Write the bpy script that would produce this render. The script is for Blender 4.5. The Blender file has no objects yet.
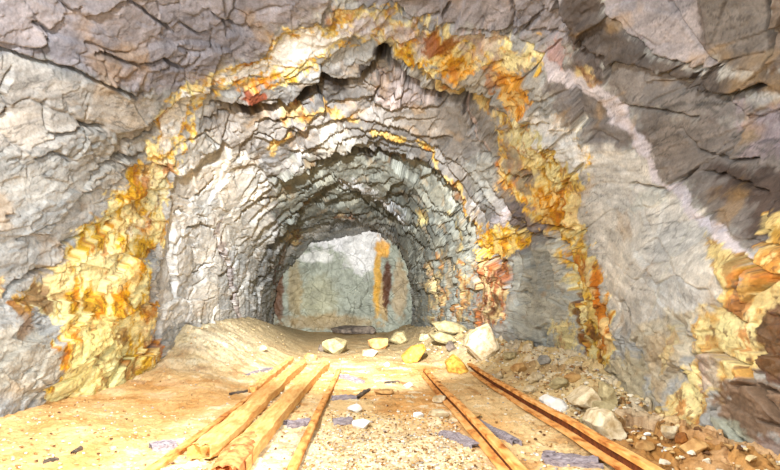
import bpy, bmesh, math, random
import numpy as np
from mathutils import Vector, noise as mnoise
SC = bpy.context.scene
COL = SC.collection
F = 520.0          # focal length of the camera in pixels of a 780 wide frame
CU, CV = 372.0, 312.0   # where the tunnel axis meets the picture
EYE = 0.8          # height of the axis and of the camera
f32 = np.float32

# ------------------------------------------------------------------ noise
def _hash(ix, iy, iz, seed):
    h = (ix.astype(np.int64) * 374761393 + iy.astype(np.int64) * 668265263 + iz.astype(np.int64) * 2147483647 + seed * 974634777) & 0xffffffff
    h = ((h ^ (h >> 13)) * 1274126177) & 0xffffffff
    h = ((h ^ (h >> 16)) * 2246822519) & 0xffffffff
    return (h ^ (h >> 15)) & 0xffffffff

def perlin(p, seed=0):
    p = p.astype(f32)
    i = np.floor(p); fr = p - i
    i = i.astype(np.int32)
    w = fr * fr * fr * (fr * (fr * 6 - 15) + 10)
    out = np.zeros(len(p), f32)
    for dx in (0, 1):
        wx = w[:, 0] if dx else 1 - w[:, 0]
        for dy in (0, 1):
            wy = w[:, 1] if dy else 1 - w[:, 1]
            for dz in (0, 1):
                wz = w[:, 2] if dz else 1 - w[:, 2]
                h = _hash(i[:, 0] + dx, i[:, 1] + dy, i[:, 2] + dz, seed)
                gx = ((h & 1023) / 511.5 - 1).astype(f32)
                gy = (((h >> 10) & 1023) / 511.5 - 1).astype(f32)
                gz = (((h >> 20) & 1023) / 511.5 - 1).astype(f32)
                out += wx * wy * wz * (gx * (fr[:, 0] - dx) + gy * (fr[:, 1] - dy) + gz * (fr[:, 2] - dz))
    return out * 1.4

def fbm(p, octs=4, seed=0, gain=0.5, lac=2.07):
    a, t = 1.0, np.zeros(len(p), f32)
    for k in range(octs):
        t += a * perlin(p * (lac ** k), seed + k * 17)
        a *= gain
    return t

def facets(p, seed=0, tilt=1.0):
    """broken-rock pattern: every cell is a tilted plane. returns height, edge distance, cell random"""
    p = p.astype(f32)
    i = np.floor(p).astype(np.int32)
    n = len(p)
    d1 = np.full(n, 9e9, f32); d2 = np.full(n, 9e9, f32)
    hh = np.zeros(n, f32); rid = np.zeros(n, f32)
    for dx in (-1, 0, 1):
        for dy in (-1, 0, 1):
            for dz in (-1, 0, 1):
                cx, cy, cz = i[:, 0] + dx, i[:, 1] + dy, i[:, 2] + dz
                h = _hash(cx, cy, cz, seed)
                rx = (h & 1023) / 1023.0; ry = ((h >> 10) & 1023) / 1023.0; rz = ((h >> 20) & 1023) / 1023.0
                vx = p[:, 0] - cx - rx.astype(f32); vy = p[:, 1] - cy - ry.astype(f32); vz = p[:, 2] - cz - rz.astype(f32)
                d = vx * vx + vy * vy + vz * vz
                m = d < d1
                d2 = np.where(m, d1, np.minimum(d2, d))
                d1 = np.where(m, d, d1)
                h2 = (h * 2654435761) & 0xffffffff
                h2 ^= h2 >> 15
                gx = ((h2 & 1023) / 511.5 - 1); gy = (((h2 >> 10) & 1023) / 511.5 - 1); gz = (((h2 >> 20) & 1023) / 511.5 - 1)
                val = tilt * (gx * vx + gy * vy + gz * vz) + 0.7 * (rx + ry - 1)
                hh = np.where(m, val, hh).astype(f32)
                rid = np.where(m, ry, rid).astype(f32)
    return hh, np.sqrt(d2) - np.sqrt(d1), rid

def sst(a, b, x):
    t = np.clip((x - a) / (b - a + 1e-9), 0, 1)
    return t * t * (3 - 2 * t)

# ------------------------------------------------------------------ tunnel cross-section, as a function of the angle and the depth
S_T = np.array([-4, 0, 2.0, 2.7, 3.35, 4.0, 4.5, 5.0, 5.5, 6.0, 7.0, 9.0, 11.0, 14.0, 18.0, 19.0])
L_T = np.array([3.3, 3.2, 3.0, 2.85, 2.7, 2.55, 2.47, 2.40, 2.35, 2.36, 2.42, 2.5, 2.64, 2.96, 3.36, 3.4])
R_T = np.array([3.2, 3.1, 2.85, 2.7, 2.58, 2.46, 2.36, 2.28, 2.2, 2.1, 1.95, 1.73, 1.52, 1.35, 1.30, 1.28])
B_T = np.array([2.9, 2.8, 2.25, 2.05, 2.00, 2.06, 2.14, 2.20, 2.2, 2.1, 1.95, 1.73, 1.52, 1.35, 1.30, 1.28])
H_T = np.array([3.9, 3.9, 3.75, 3.55, 3.35, 3.05, 2.88, 2.76, 2.72, 2.70, 2.62, 2.6, 2.58, 2.7, 2.67, 2.66])
def radius(phi, s):
    wl = np.interp(s, S_T, L_T); wr = np.interp(s, S_T, R_T); wb = np.interp(s, S_T, B_T); h = np.interp(s, S_T, H_T)
    k = 1 - sst(math.radians(4), math.radians(28), phi)
    wr = wr * (1 - k) + wb * k
    c, sn = np.cos(phi), np.sin(phi)
    w = np.where(c > 0, wr, wl)
    n = 2.35
    up = (np.abs(c / w) ** n + np.abs(np.maximum(sn, 0) / h) ** n) ** (-1 / n)
    return np.minimum(up, 5.0)

def chart(u, v):
    """picture point -> (angle, ln depth) on the bare tunnel surface"""
    phi = math.atan2(CV - v, u - CU)
    if phi < -math.pi / 2: phi += 2 * math.pi
    r = math.hypot(u - CU, CV - v)
    lo, hi = 0.5, 19.0
    for _ in range(40):
        m = 0.5 * (lo + hi)
        if float(radius(np.array([phi]), np.array([m]))[0]) * F / m > r: lo = m
        else: hi = m
    return phi, math.log(lo)

class Feat:
    def __init__(self, pts):
        self.q = np.array([chart(*p) for p in pts])
def seg_dist(Q, q, closed=False):
    """distance in the chart to a polyline, side of the nearest segment, position along it 0..1"""
    n = len(q); best = np.full(len(Q), 9e9); side = np.zeros(len(Q)); tt = np.zeros(len(Q))
    rng = range(n if closed else n - 1)
    for k in rng:
        a = q[k]; b = q[(k + 1) % n]; d = b - a; L2 = float(d @ d) + 1e-12
        v = Q - a
        t = np.clip((v @ d) / L2, 0, 1)
        w = v - t[:, None] * d
        dd = (w * w).sum(1)
        m = dd < best
        best = np.where(m, dd, best)
        side = np.where(m, d[0] * v[:, 1] - d[1] * v[:, 0], side)
        tt = np.where(m, (k + t) / len(rng), tt)
    return np.sqrt(best), side, tt
def inside(Q, q):
    n = len(q); c = np.zeros(len(Q), bool)
    for k in range(n):
        a = q[k]; b = q[(k + 1) % n]
        if a[1] == b[1]: continue
        m = ((a[1] > Q[:, 1]) != (b[1] > Q[:, 1])) & (Q[:, 0] < (b[0] - a[0]) * (Q[:, 1] - a[1]) / (b[1] - a[1]) + a[0])
        c ^= m
    return c
class Surf:
    """chart coordinates and local scale of a set of surface points"""
    def __init__(s, Q, rpx): s.Q, s.rpx = Q, rpx
    def near(s, q, pad):
        p = pad / 60.0
        lo = q.min(0) - p; hi = q.max(0) + p
        return np.nonzero((s.Q[:, 0] > lo[0]) & (s.Q[:, 0] < hi[0]) & (s.Q[:, 1] > lo[1]) & (s.Q[:, 1] < hi[1]))[0]
    def line(s, pts, pad=14, warp=None):
        q = np.array([chart(*p[:2]) for p in pts])
        i = s.near(q, pad)
        Q = s.Q[i] if warp is None else s.Q[i] + warp[i]
        d, side, t = seg_dist(Q, q)
        return i, d * s.rpx[i], side, t
    def poly(s, pts, pad=14, warp=None):
        # patches that leave the view carry on over the rock beyond it
        pts = [(-90 if p[0] == 0 else 870 if p[0] == 780 else p[0], -90 if p[1] == 0 else p[1]) for p in pts]
        q = np.array([chart(*p[:2]) for p in pts])
        i = s.near(q, pad)
        Q = s.Q[i] if warp is None else s.Q[i] + warp[i]
        d, _, _ = seg_dist(Q, q, True)
        d = d * s.rpx[i]
        return i, np.where(inside(Q, q), d, -d)

# ------------------------------------------------------------------ traced features of the rock
# dark open cracks: (points, width, depth in metres)
CRACKS = [
 ([(240,112),(262,108),(283,104),(293,98),(307,84),(321,77),(341,79),(361,77),(375,64),(384,55),(396,70),(413,79),(430,91),(451,101),(466,101)],12,.36),
 ([(425,62),(437,69),(464,87),(491,101),(514,117),(524,130)],5,.22),
 ([(304,168),(320,161),(334,153),(361,151),(389,157),(414,162)],7.5,.34),
 ([(270,242),(283,230),(297,214),(306,202),(322,190)],3.5,.26),
 ([(95,54),(116,58),(136,63),(153,63),(163,58),(177,65)],3.0,.11),
 ([(129,0),(146,14),(167,27),(174,33)],2.2,.08),
 ([(0,51),(20,56),(44,65),(72,68),(88,77),(112,85),(136,97),(150,88)],2.4,.08),
 ([(37,51),(53,41),(51,34),(34,24)],2.2,.07),
 ([(44,133),(61,128),(82,123),(102,126)],2.0,.06),
 ([(44,99),(46,129)],1.6,.05),
 ([(112,157),(136,155),(150,150)],2.2,.06),
 ([(126,142),(146,136),(157,129)],2.4,.07),
 ([(0,117),(12,114)],3.0,.07),
 ([(30,157),(50,150),(70,158)],2,.05),
 ([(215,105),(232,99),(248,108),(266,109)],3.5,.10),
 ([(389,0),(403,14),(420,19),(440,17)],2.5,.08),
 ([(440,17),(450,3)],2.0,.07),
 ([(444,24),(478,29),(512,32),(560,42)],3.0,.10),
 ([(512,0),(517,27)],2.5,.08),
 ([(60,0),(75,14),(82,8)],2,.05),
 ([(557,0),(566,22),(575,38),(590,52),(605,58)],4.0,.12),
 ([(666,71),(683,82),(711,92),(738,90),(772,82)],5,.14),
 ([(602,7),(625,27),(656,51),(690,63),(717,70),(724,65)],2.2,.07),
 ([(673,0),(687,24),(704,44),(717,61)],3.0,.08),
 ([(770,0),(771,30),(770,68)],6,.15),
 ([(602,88),(605,68),(619,58),(649,65),(673,82),(711,99)],2.4,.07),
 ([(619,109),(656,114),(697,119)],2.0,.06),
 ([(170,198),(175,177),(194,165)],3.2,.09),
 ([(199,199),(208,190),(218,179)],2.6,.08),
 ([(235,221),(243,212),(252,204)],2.4,.08),
 ([(7,296),(20,283),(44,273),(61,269)],3.4,.10),
 ([(0,215),(8,214)],2.6,.06),
 ([(175,225),(172,249),(175,279),(175,300)],1.5,.06),
 ([(242,215),(256,201),(283,194)],2.6,.08),
 ([(263,276),(270,259)],2.0,.10),
 ([(231,300),(243,285)],1.6,.06),
 ([(215,232),(222,254),(228,262),(232,290),(240,318)],1.6,.06),
 ([(196,275),(204,268),(210,262)],1.5,.05),
 ([(350,184),(370,194),(391,211),(404,232),(418,245),(425,262)],2.0,.12),
 ([(370,228),(387,242),(404,259)],2.6,.2),
 ([(510,221),(530,232),(547,242)],3.0,.10),
 ([(541,225),(556,229),(571,232)],2.6,.08),
 ([(476,262),(490,260),(507,261)],3.0,.12),
 ([(551,235),(564,255),(568,286),(585,307)],3.0,.10),
 ([(534,157),(554,184),(561,201)],2.8,.09),
 ([(500,165),(512,172),(530,180)],2.4,.08),
 ([(632,184),(666,189)],2.4,.06),
 ([(560,195),(575,170),(588,160)],1.6,.04),
 ([(772,204),(765,225),(758,245),(748,266),(741,286),(738,307)],4.0,.12),
 ([(632,344),(646,361),(653,378),(653,392),(666,409)],2.6,.08),
 ([(700,350),(706,362),(700,372)],2.2,.06),
 ([(719,410),(718,428),(718,448)],3,.08),
 ([(730,428),(745,440),(762,452),(775,466)],2.6,.08),
 ([(742,388),(760,385),(780,392)],2.4,.07),
 ([(757,345),(764,365),(772,385)],3,.08),
 ([(600,290),(612,320),(620,345),(616,372)],2.4,.08),
 ([(580,325),(586,350),(592,375)],2.4,.08),
 ([(545,330),(540,345),(532,355)],2.0,.08),
 ([(513,262),(509,290),(505,320)],2.0,.08),
 ([(428,262),(436,290),(438,322)],1.8,.12),
 ([(447,262),(455,285),(452,320)],1.6,.08),
 ([(405,262),(411,290),(412,318)],2.0,.14),
 ([(290,100),(300,108),(312,104)],1.6,.06),
 ([(256,125),(268,118),(281,121)],2.2,.07),
 ([(246,140),(262,134),(276,138)],1.8,.06),
 ([(396,104),(412,106),(440,108),(458,106)],2.0,.06),
 ([(388,78),(376,92),(372,104),(390,112)],1.8,.05),
 ([(464,108),(470,122),(482,140),(492,152)],2.2,.06),
 ([(180,140),(196,132),(214,130)],1.7,.05),
 ([(205,120),(222,116),(236,118)],1.7,.05),
 ([(186,228),(200,224),(214,228)],1.5,.05),
 ([(188,215),(181,209),(176,214)],1.5,.05),
 ([(300,195),(312,184),(330,178),(350,182)],1.8,.09),
 ([(300,207),(316,196),(336,190),(356,196),(380,214),(396,232)],1.6,.10),
 ([(278,224),(290,213),(300,206)],1.6,.08),
 ([(440,180),(452,205),(462,222),(470,244)],1.8,.08),
 ([(445,215),(452,232),(459,246)],1.5,.06),
 ([(420,165),(432,176),(444,196)],1.5,.06),
 ([(15,70),(5,92),(12,110)],1.6,.04),
 ([(88,170),(108,160),(126,165)],1.6,.04),
 ([(66,210),(82,196),(98,188)],1.6,.04),
 ([(20,240),(42,225),(62,221)],1.6,.04),
 ([(180,24),(200,36),(214,30)],1.6,.04),
 ([(210,12),(236,28),(262,26)],1.6,.04),
 ([(680,130),(700,150),(730,160),(760,158)],2.4,.07),
 ([(700,172),(735,180),(770,192)],2.4,.07),
]
# brows of the nested arches: (points from left to right, inward lip, recess behind, reach before, reach behind in pixels)
LEDGES = [
 ([(215,104),(240,100),(266,100),(283,96),(293,90),(307,78),(321,71),(341,73),(361,71),(375,60),(384,52)],.16,.22,26,14),
 ([(384,52),(396,66),(413,74),(430,87),(446,96),(464,96)],.08,.14,18,10),
 ([(400,56),(423,58),(437,66),(464,83),(491,97),(516,114),(522,128)],.10,.16,20,10),
 ([(268,176),(283,172),(300,165),(318,160),(334,149),(361,147),(389,153),(412,158),(434,164),(452,181),(466,201),(479,228),(482,250)],.15,.28,22,12),
 ([(266,246),(276,238),(290,224),(300,206),(318,190),(340,182),(366,190),(390,208),(404,230)],.16,.3,16,9),
 ([(266,290),(270,262),(280,246),(300,232),(330,220),(352,218),(372,227),(388,241),(404,257),(410,290)],.15,.4,10,7),
 ([(160,345),(158,300),(162,250),(170,205),(176,178),(194,163),(214,150)],.06,.08,14,9),
 ([(512,112),(524,135),(534,157),(554,184),(564,206),(571,232)],.07,.10,12,8),
 ([(571,232),(580,262),(592,290),(606,330),(614,372)],.08,.10,12,10),
 ([(556,0),(566,24),(580,50),(605,60),(630,62),(666,74),(690,88),(720,96),(770,84)],.10,.14,24,14),
 ([(230,60),(262,52),(270,34),(300,26),(332,22),(336,10),(362,6),(400,16),(430,27),(470,32),(520,46)],.05,.07,16,8),
]
# smooth slabs where the broken relief is weaker: (polygon, factor)
SMOOTH = [
 ([(545,55),(600,90),(660,90),(780,100),(780,200),(745,250),(720,245),(640,150),(600,150)],.45),
 ([(160,330),(162,210),(178,170),(215,150),(262,165),(262,230),(250,320)],.45),
 ([(508,262),(550,240),(570,290),(580,320),(575,350),(530,345),(505,325)],.5),
 ([(0,0),(330,0),(262,34),(230,58),(178,92),(60,60),(0,50)],.6),
 ([(600,150),(632,150),(680,200),(720,245),(728,290),(700,312),(640,330),(622,330),(600,280),(585,220),(582,190)],.25),
 ([(602,7),(673,0),(717,61),(690,60),(656,50),(625,27)],.2),
 ([(605,70),(619,58),(649,65),(673,82),(711,99),(700,118),(619,110)],.3),
 ([(0,60),(44,66),(112,87),(136,99),(150,100),(150,130),(126,142),(82,122),(44,132),(42,150),(0,146)],.35),
 ([(444,0),(512,0),(514,26),(478,28),(446,20)],.35),
 ([(676,0),(768,0),(768,64),(724,62),(704,44)],.4),
 ([(396,106),(456,108),(470,125),(490,150),(470,150),(430,140),(400,130)],.35),
 ([(0,180),(60,150),(110,150),(125,175),(90,215),(70,240),(55,265),(0,290)],.6),
]
def W(r, g, b): return tuple(((c / 255 + 0.055) / 1.055) ** 2.4 if c > 10 else c / 255 / 12.92 for c in (r, g, b))
CREAM, WHITE, GOLD, OCHRE = W(252,244,206), W(240,238,234), W(238,188,44), W(206,150,62)
ORANGE, RUST, BROWN, DARK = W(205,120,28), W(150,80,30), W(86,52,30), W(44,36,34)
LROCK, PROCK, BROCK, GROCK, MAROON = W(200,196,190), W(138,130,138), W(84,74,68), W(146,150,136), W(120,62,46)
# colour of the rock: (kind, points, colour, opacity, softness px, width px for lines, edge warp px)
PAINT = [
 # kinds of rock
 ('p',[(0,0),(330,0),(330,10),(265,30),(262,50),(230,58),(178,92),(150,88),(136,97),(112,85),(72,68),(0,52)],PROCK,.75,8,0,5),
 ('p',[(330,0),(560,0),(600,50),(545,50),(440,25),(360,5)],W(146,136,142),.7,5,0,3),
 ('p',[(556,0),(602,6),(625,27),(656,52),(690,66),(720,72),(780,72),(780,90),(738,94),(711,94),(683,84),(640,66),(605,62),(596,90),(575,66),(562,40)],BROCK,.95,3,0,3),
 ('p',[(602,6),(673,0),(717,61),(724,66),(690,62),(656,50),(625,26)],W(150,140,144),.75,2,0,2),
 ('p',[(673,0),(770,0),(770,66),(724,66),(704,44)],W(92,82,76),.85,4,0,2),
 ('p',[(768,0),(780,0),(780,70),(770,66)],W(90,66,44),.8,3,0,2),
 ('p',[(545,62),(580,60),(605,66),(602,98),(640,130),(650,150),(600,150),(582,125),(560,105)],W(108,98,96),.75,5,0,4),
 ('p',[(605,68),(619,58),(649,65),(673,82),(711,99),(760,100),(780,130),(780,150),(700,120),(619,110),(603,90)],W(114,104,100),.75,4,0,3),
 ('p',[(619,112),(697,120),(780,150),(780,200),(745,250),(700,212),(656,172),(640,140)],W(106,94,88),.8,6,0,5),
 ('p',[(700,165),(735,168),(780,186),(780,205),(758,245),(748,232),(752,205),(720,190)],W(76,60,52),.85,4,0,5),
 ('p',[(730,110),(780,115),(780,165),(748,150)],W(166,148,156),.5,6,0,8),
 ('p',[(585,150),(632,150),(660,190),(700,220),(728,290),(700,312),(640,330),(622,330),(600,270),(582,210)],W(220,214,204),.8,6,0,4),
 ('p',[(632,187),(668,190),(668,200),(632,214)],W(204,204,196),.8,2,0,1),
 ('p',[(0,50),(44,65),(136,99),(150,100),(150,135),(82,124),(42,150),(0,146)],W(196,188,178),.7,4,0,3),
 ('p',[(215,100),(300,80),(380,56),(420,80),(470,100),(515,130),(540,240),(510,330),(412,330),(400,250),(340,215),(270,250),(260,170),(200,130)],W(146,140,136),.75,8,0,6),
 ('p',[(270,176),(334,150),(389,156),(450,182),(480,240),(470,330),(412,330),(404,255),(350,215),(280,245)],GROCK,.65,6,0,5),
 ('p',[(372,78),(400,76),(440,104),(400,106),(380,104)],W(196,178,172),.7,3,0,2),
 ('p',[(400,106),(458,108),(490,150),(470,160),(430,142)],W(146,140,134),.7,3,0,2),
 ('p',[(320,125),(342,128),(366,138),(372,148),(340,146),(318,150)],W(226,226,220),.8,2,0,3),
 ('p',[(293,148),(302,147),(308,153),(298,157),(292,153)],WHITE,.8,1.5,0,1),
 ('p',[(340,178),(372,186),(398,206),(410,226),(398,222),(376,202),(344,192)],W(224,224,226),.75,2,0,3),
 ('p',[(508,262),(550,240),(570,290),(580,320),(575,350),(530,345),(505,325)],W(200,203,194),.85,4,0,3),  # grey bulge painted lighter, as the main lamp leaves it in shadow
 ('p',[(160,240),(175,165),(215,150),(262,165),(270,240),(262,320),(160,325)],W(222,219,212),.85,8,0,5),
 ('l',[(216,221),(221,240),(227,262),(238,300),(240,322)],W(168,154,150),.85,1.5,6,1),
 ('p',[(0,330),(42,330),(60,370),(50,400),(0,400)],W(196,184,160),.6,8,0,6),
 # shade under the arch brows, painted dark into the rock
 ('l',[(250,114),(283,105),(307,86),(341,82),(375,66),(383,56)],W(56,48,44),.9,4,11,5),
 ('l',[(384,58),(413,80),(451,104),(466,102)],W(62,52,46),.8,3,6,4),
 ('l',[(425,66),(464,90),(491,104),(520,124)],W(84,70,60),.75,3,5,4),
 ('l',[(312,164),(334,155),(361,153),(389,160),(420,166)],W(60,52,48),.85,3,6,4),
 ('l',[(272,242),(290,226),(300,210),(330,192)],W(110,100,92),.6,3,4,4),
 # near arch: white-gold vein band
 ('p',[(165,200),(150,165),(155,130),(160,102),(172,90),(200,74),(235,60),(265,52),(270,33),(300,25),(330,25),(335,11),(362,7),(400,17),(430,29),(470,34),(520,48),(546,52),(545,70),(520,66),(490,66),(452,60),(430,62),(400,48),(376,38),(352,42),(330,50),(308,60),(290,74),(270,80),(245,80),(222,88),(205,100),(192,118),(186,132),(174,150),(172,170)],GOLD,.9,2,0,6),
 ('p',[(160,170),(160,130),(168,106),(185,92),(205,80),(236,66),(268,58),(276,40),(300,33),(330,34),(345,22),(370,22),(392,32),(372,35),(348,38),(325,46),(302,56),(284,66),(262,72),(240,76),(216,86),(198,100),(186,116),(180,130),(170,148),(168,168)],W(250,248,242),1,1.5,0,5),
 ('p',[(345,20),(380,18),(410,26),(440,40),(430,52),(405,46),(385,34),(350,34)],W(200,186,188),.8,4,0,6),
 ('l',[(200,78),(240,62),(262,54)],W(170,110,30),.6,2,2,2),
 ('l',[(268,36),(300,27),(330,26)],W(190,120,30),.6,2,2,3),
 ('l',[(176,96),(168,108),(160,124),(163,140)],W(220,150,30),.7,3,3,3),
 ('p',[(240,84),(256,84),(262,90),(258,100),(248,104),(240,96)],W(150,78,50),.95,2,0,2),
 ('p',[(232,80),(265,76),(270,83),(250,86),(236,88)],W(232,150,20),.9,2,0,2),
 ('p',[(262,72),(278,64),(300,58),(302,66),(290,72),(275,78)],GOLD,.85,3,0,3),
 ('p',[(330,8),(346,6),(352,14),(338,22),(328,20)],W(190,130,70),.7,2,0,3),
 ('p',[(388,40),(400,38),(416,48),(424,54),(414,60),(396,56)],W(250,196,24),.95,2,0,3),
 ('p',[(380,36),(392,34),(404,44),(394,48),(386,46)],CREAM,.9,2,0,2),
 ('p',[(424,38),(440,32),(456,36),(456,48),(440,52),(428,46)],W(150,86,36),.9,3,0,4),
 ('p',[(436,52),(456,48),(474,54),(478,68),(462,74),(444,66)],W(226,160,30),.95,2,0,3),
 ('p',[(456,30),(480,32),(500,40),(500,56),(480,60),(462,48)],W(176,160,160),.7,3,0,5),
 ('p',[(486,66),(500,62),(514,70),(528,84),(534,100),(524,112),(510,106),(500,92),(490,82)],W(236,158,16),.95,2,0,4),
 ('p',[(500,48),(525,50),(534,62),(530,72),(512,68),(500,60)],W(240,224,170),.9,2,0,3),
 ('p',[(482,64),(494,60),(500,90),(490,84)],W(140,128,128),.6,2,0,3),
 # left gold mass
 ('p',[(62,400),(52,388),(56,372),(44,352),(60,340),(55,318),(44,312),(22,312),(18,300),(32,288),(54,285),(62,266),(72,250),(82,228),(100,216),(112,198),(126,180),(140,165),(152,150),(170,150),(170,180),(164,200),(162,230),(158,252),(146,252),(142,266),(140,284),(152,292),(154,320),(158,340),(158,360),(148,374),(138,384),(128,396),(90,403)],GOLD,.97,2,0,6),
 ('p',[(62,266),(72,250),(80,238),(76,262),(64,276),(56,285),(50,282)],W(176,130,40),.7,3,0,5),
 ('p',[(20,312),(20,298),(34,288),(54,286),(60,300),(56,314),(40,310)],W(126,84,50),.85,3,0,6),
 ('p',[(148,200),(140,176),(154,158),(170,160),(166,188),(160,206),(152,212)],CREAM,.95,3,0,4),
 ('p',[(122,232),(136,220),(148,212),(152,222),(142,234),(128,240)],W(240,230,196),.9,2,0,3),
 ('p',[(78,262),(92,250),(112,246),(122,256),(124,272),(112,292),(100,292),(88,280)],W(255,246,190),.9,4,0,6),
 ('p',[(68,376),(66,330),(84,320),(104,316),(124,330),(136,350),(138,372),(126,392),(92,400),(66,394)],W(250,236,160),.9,6,0,9),
 ('l',[(148,300),(146,320),(152,345)],W(250,232,180),.8,3,6,4),
 ('l',[(60,268),(70,284),(66,300)],W(150,90,24),.6,3,5,5),
 ('l',[(130,262),(128,280),(112,298)],W(230,160,10),.8,3,5,4),
 ('l',[(92,214),(108,224),(122,232)],W(180,112,20),.7,1.5,2,3),
 ('l',[(130,196),(128,212),(122,224)],W(196,128,24),.7,1.5,3,4),
 ('l',[(142,232),(152,224),(160,222),(156,240)],W(216,140,20),.8,2,4,4),
 ('l',[(118,300),(118,322),(124,342)],W(150,96,30),.7,2,3,5),
 ('l',[(74,290),(80,310),(70,330)],W(170,110,30),.6,2,3,5),
 ('l',[(96,296),(92,316),(98,332)],W(186,120,30),.55,2,3,5),
 ('l',[(104,362),(122,360)],W(160,110,30),.7,1.5,2,2),
 ('l',[(100,392),(106,390)],W(100,70,30),.8,1,1.5,1),
 ('l',[(114,388),(120,388)],W(100,70,30),.8,1,1.5,1),
 ('p',[(44,352),(56,344),(62,352),(58,366),(48,362)],W(160,100,36),.8,2,0,4),
 ('p',[(150,338),(160,338),(162,352),(154,366),(150,352)],W(170,110,70),.7,2,0,3),
 ('p',[(0,270),(8,276),(8,296),(0,300)],W(206,150,80),.8,2,0,2),
 ('p',[(18,310),(32,312),(34,330),(24,342),(18,330)],W(150,110,66),.7,3,0,4),
 # second arch thin gold veins
 ('l',[(272,152),(290,136),(300,124),(312,110),(321,109)],W(224,178,90),.9,2,5,3),
 ('l',[(321,109),(345,117),(376,131),(396,138),(417,143),(432,153)],W(222,178,100),1,1,4,1.5),
 ('l',[(396,138),(410,141),(424,146)],W(244,206,96),.9,1,3,1),
 ('l',[(280,118),(294,114),(306,112)],W(176,126,60),.8,2,5,4),
 ('l',[(432,153),(446,170),(458,186),(470,206),(482,228)],W(222,176,80),.9,1.5,3,2),
 ('l',[(438,172),(452,192),(466,212),(478,232)],W(140,90,40),.8,1.5,2.5,2),
 ('l',[(461,102),(474,122),(491,150)],W(206,184,176),.85,1,1.8,1),
 ('l',[(426,70),(444,82),(462,92),(476,100)],W(216,180,110),.8,1.5,3,3),
 ('l',[(474,100),(492,114),(504,126)],W(206,160,84),.85,2,5,4),
 # right pillar of gold
 ('p',[(500,112),(516,112),(530,118),(545,112),(560,108),(574,128),(590,150),(590,166),(584,186),(580,206),(580,226),(590,250),(600,276),(606,296),(616,322),(620,344),(614,370),(600,380),(586,372),(580,340),(574,310),(566,284),(560,256),(546,236),(530,220),(518,200),(506,180),(502,150)],GOLD,.9,2,0,6),
 ('p',[(534,112),(548,108),(564,112),(584,142),(590,152),(586,164),(572,168),(562,162),(556,150),(546,138),(536,126)],WHITE,.92,3,0,4),
 ('p',[(516,116),(530,122),(540,140),(544,160),(536,158),(526,144),(514,130)],CREAM,.85,3,0,4),
 ('p',[(562,160),(582,166),(584,186),(574,186),(566,176)],W(244,214,130),.9,2,0,4),
 ('p',[(536,184),(552,186),(566,200),(570,220),(562,232),(546,226),(536,206)],W(206,140,20),.9,3,0,4),
 ('p',[(570,186),(580,192),(580,230),(574,232),(570,214)],W(246,222,170),.85,2,0,3),
 ('p',[(504,128),(512,132),(524,156),(534,180),(530,196),(518,186),(508,160)],W(166,158,150),.75,2,0,3),
 ('p',[(510,200),(516,196),(530,206),(546,232),(546,242),(528,232),(512,220)],W(138,128,132),.9,2,0,2),
 ('p',[(500,150),(508,160),(516,190),(508,194),(498,176)],W(222,150,40),.8,2,0,4),
 ('p',[(480,150),(494,146),(500,172),(494,206),(484,196),(470,176),(466,160)],W(172,172,164),.75,3,0,3),
 ('p',[(486,226),(500,220),(516,224),(530,234),(526,246),(510,258),(482,260),(480,244)],W(236,178,24),.97,2,0,4),
 ('p',[(494,214),(510,206),(516,218),(504,224),(494,222)],W(200,190,190),.8,2,0,2),
 ('p',[(476,262),(508,262),(510,280),(504,300),(506,324),(474,326),(478,296)],W(166,98,58),.92,2,0,4),
 ('l',[(488,268),(490,296),(486,322)],W(214,180,150),.7,1.5,2.5,3),
 ('l',[(499,266),(498,290),(494,316)],W(80,44,24),.75,1.5,3,3),
 ('l',[(480,268),(484,300),(478,324)],W(96,56,30),.7,1.5,2,3),
 ('p',[(580,255),(592,262),(606,296),(618,330),(616,350),(606,360),(598,330),(588,300)],W(190,104,22),.85,2,0,4),
 ('l',[(590,300),(598,330),(600,368)],W(100,54,20),.85,1.5,4,4),
 ('l',[(568,290),(580,320),(584,350)],W(120,66,24),.8,1.5,4,4),
 ('l',[(575,268),(590,300),(600,330)],W(255,206,60),.7,1.5,3,4),
 ('p',[(552,330),(566,316),(574,330),(572,356),(560,372),(552,356)],W(236,214,140),.8,3,0,5),
 ('p',[(540,250),(556,262),(562,282),(566,306),(560,318),(552,300)],W(150,150,140),.5,3,0,3),
 # far white vein and ochre patch on the right
 ('l',[(544,56),(557,74),(578,88),(602,99),(619,116),(632,133),(646,153),(656,177),(677,194),(694,215),(724,238),(748,262)],W(208,200,206),.95,1.5,7,1.2),
 ('l',[(557,74),(578,88),(602,99),(619,116)],W(222,215,220),.8,1.5,5,1),
 ('p',[(574,68),(590,70),(596,86),(586,88),(572,80)],W(168,126,80),.85,2,0,3),
 ('p',[(540,52),(552,48),(570,56),(560,66),(546,60)],W(180,140,130),.8,2,0,3),
 ('p',[(700,235),(724,242),(748,261),(742,286),(728,292),(716,272)],W(176,140,78),.95,2,0,2),
 ('l',[(632,200),(640,184),(650,186)],W(226,220,214),.6,1,2,1),
 ('l',[(650,310),(664,270),(680,240),(690,225)],W(206,200,184),.6,1,2,2),
 # right edge gold rock
 ('p',[(780,205),(768,214),(760,236),(750,264),(742,288),(724,296),(704,304),(694,316),(690,337),(697,354),(703,364),(682,371),(673,395),(664,412),(654,436),(664,446),(690,430),(711,412),(731,386),(758,378),(780,370)],W(220,168,70),.85,3,0,6),
 ('p',[(766,246),(780,240),(780,300),(760,300),(758,280)],W(188,130,56),.8,3,0,5),
 ('p',[(700,322),(716,312),(736,308),(744,326),(738,350),(722,352),(712,336),(702,338)],W(250,238,176),.85,4,0,6),
 ('p',[(736,306),(752,310),(756,340),(746,372),(732,376),(738,350)],W(238,226,170),.8,3,0,5),
 ('p',[(684,376),(700,368),(704,390),(694,416),(676,424),(676,400)],W(250,232,170),.85,3,0,5),
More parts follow.
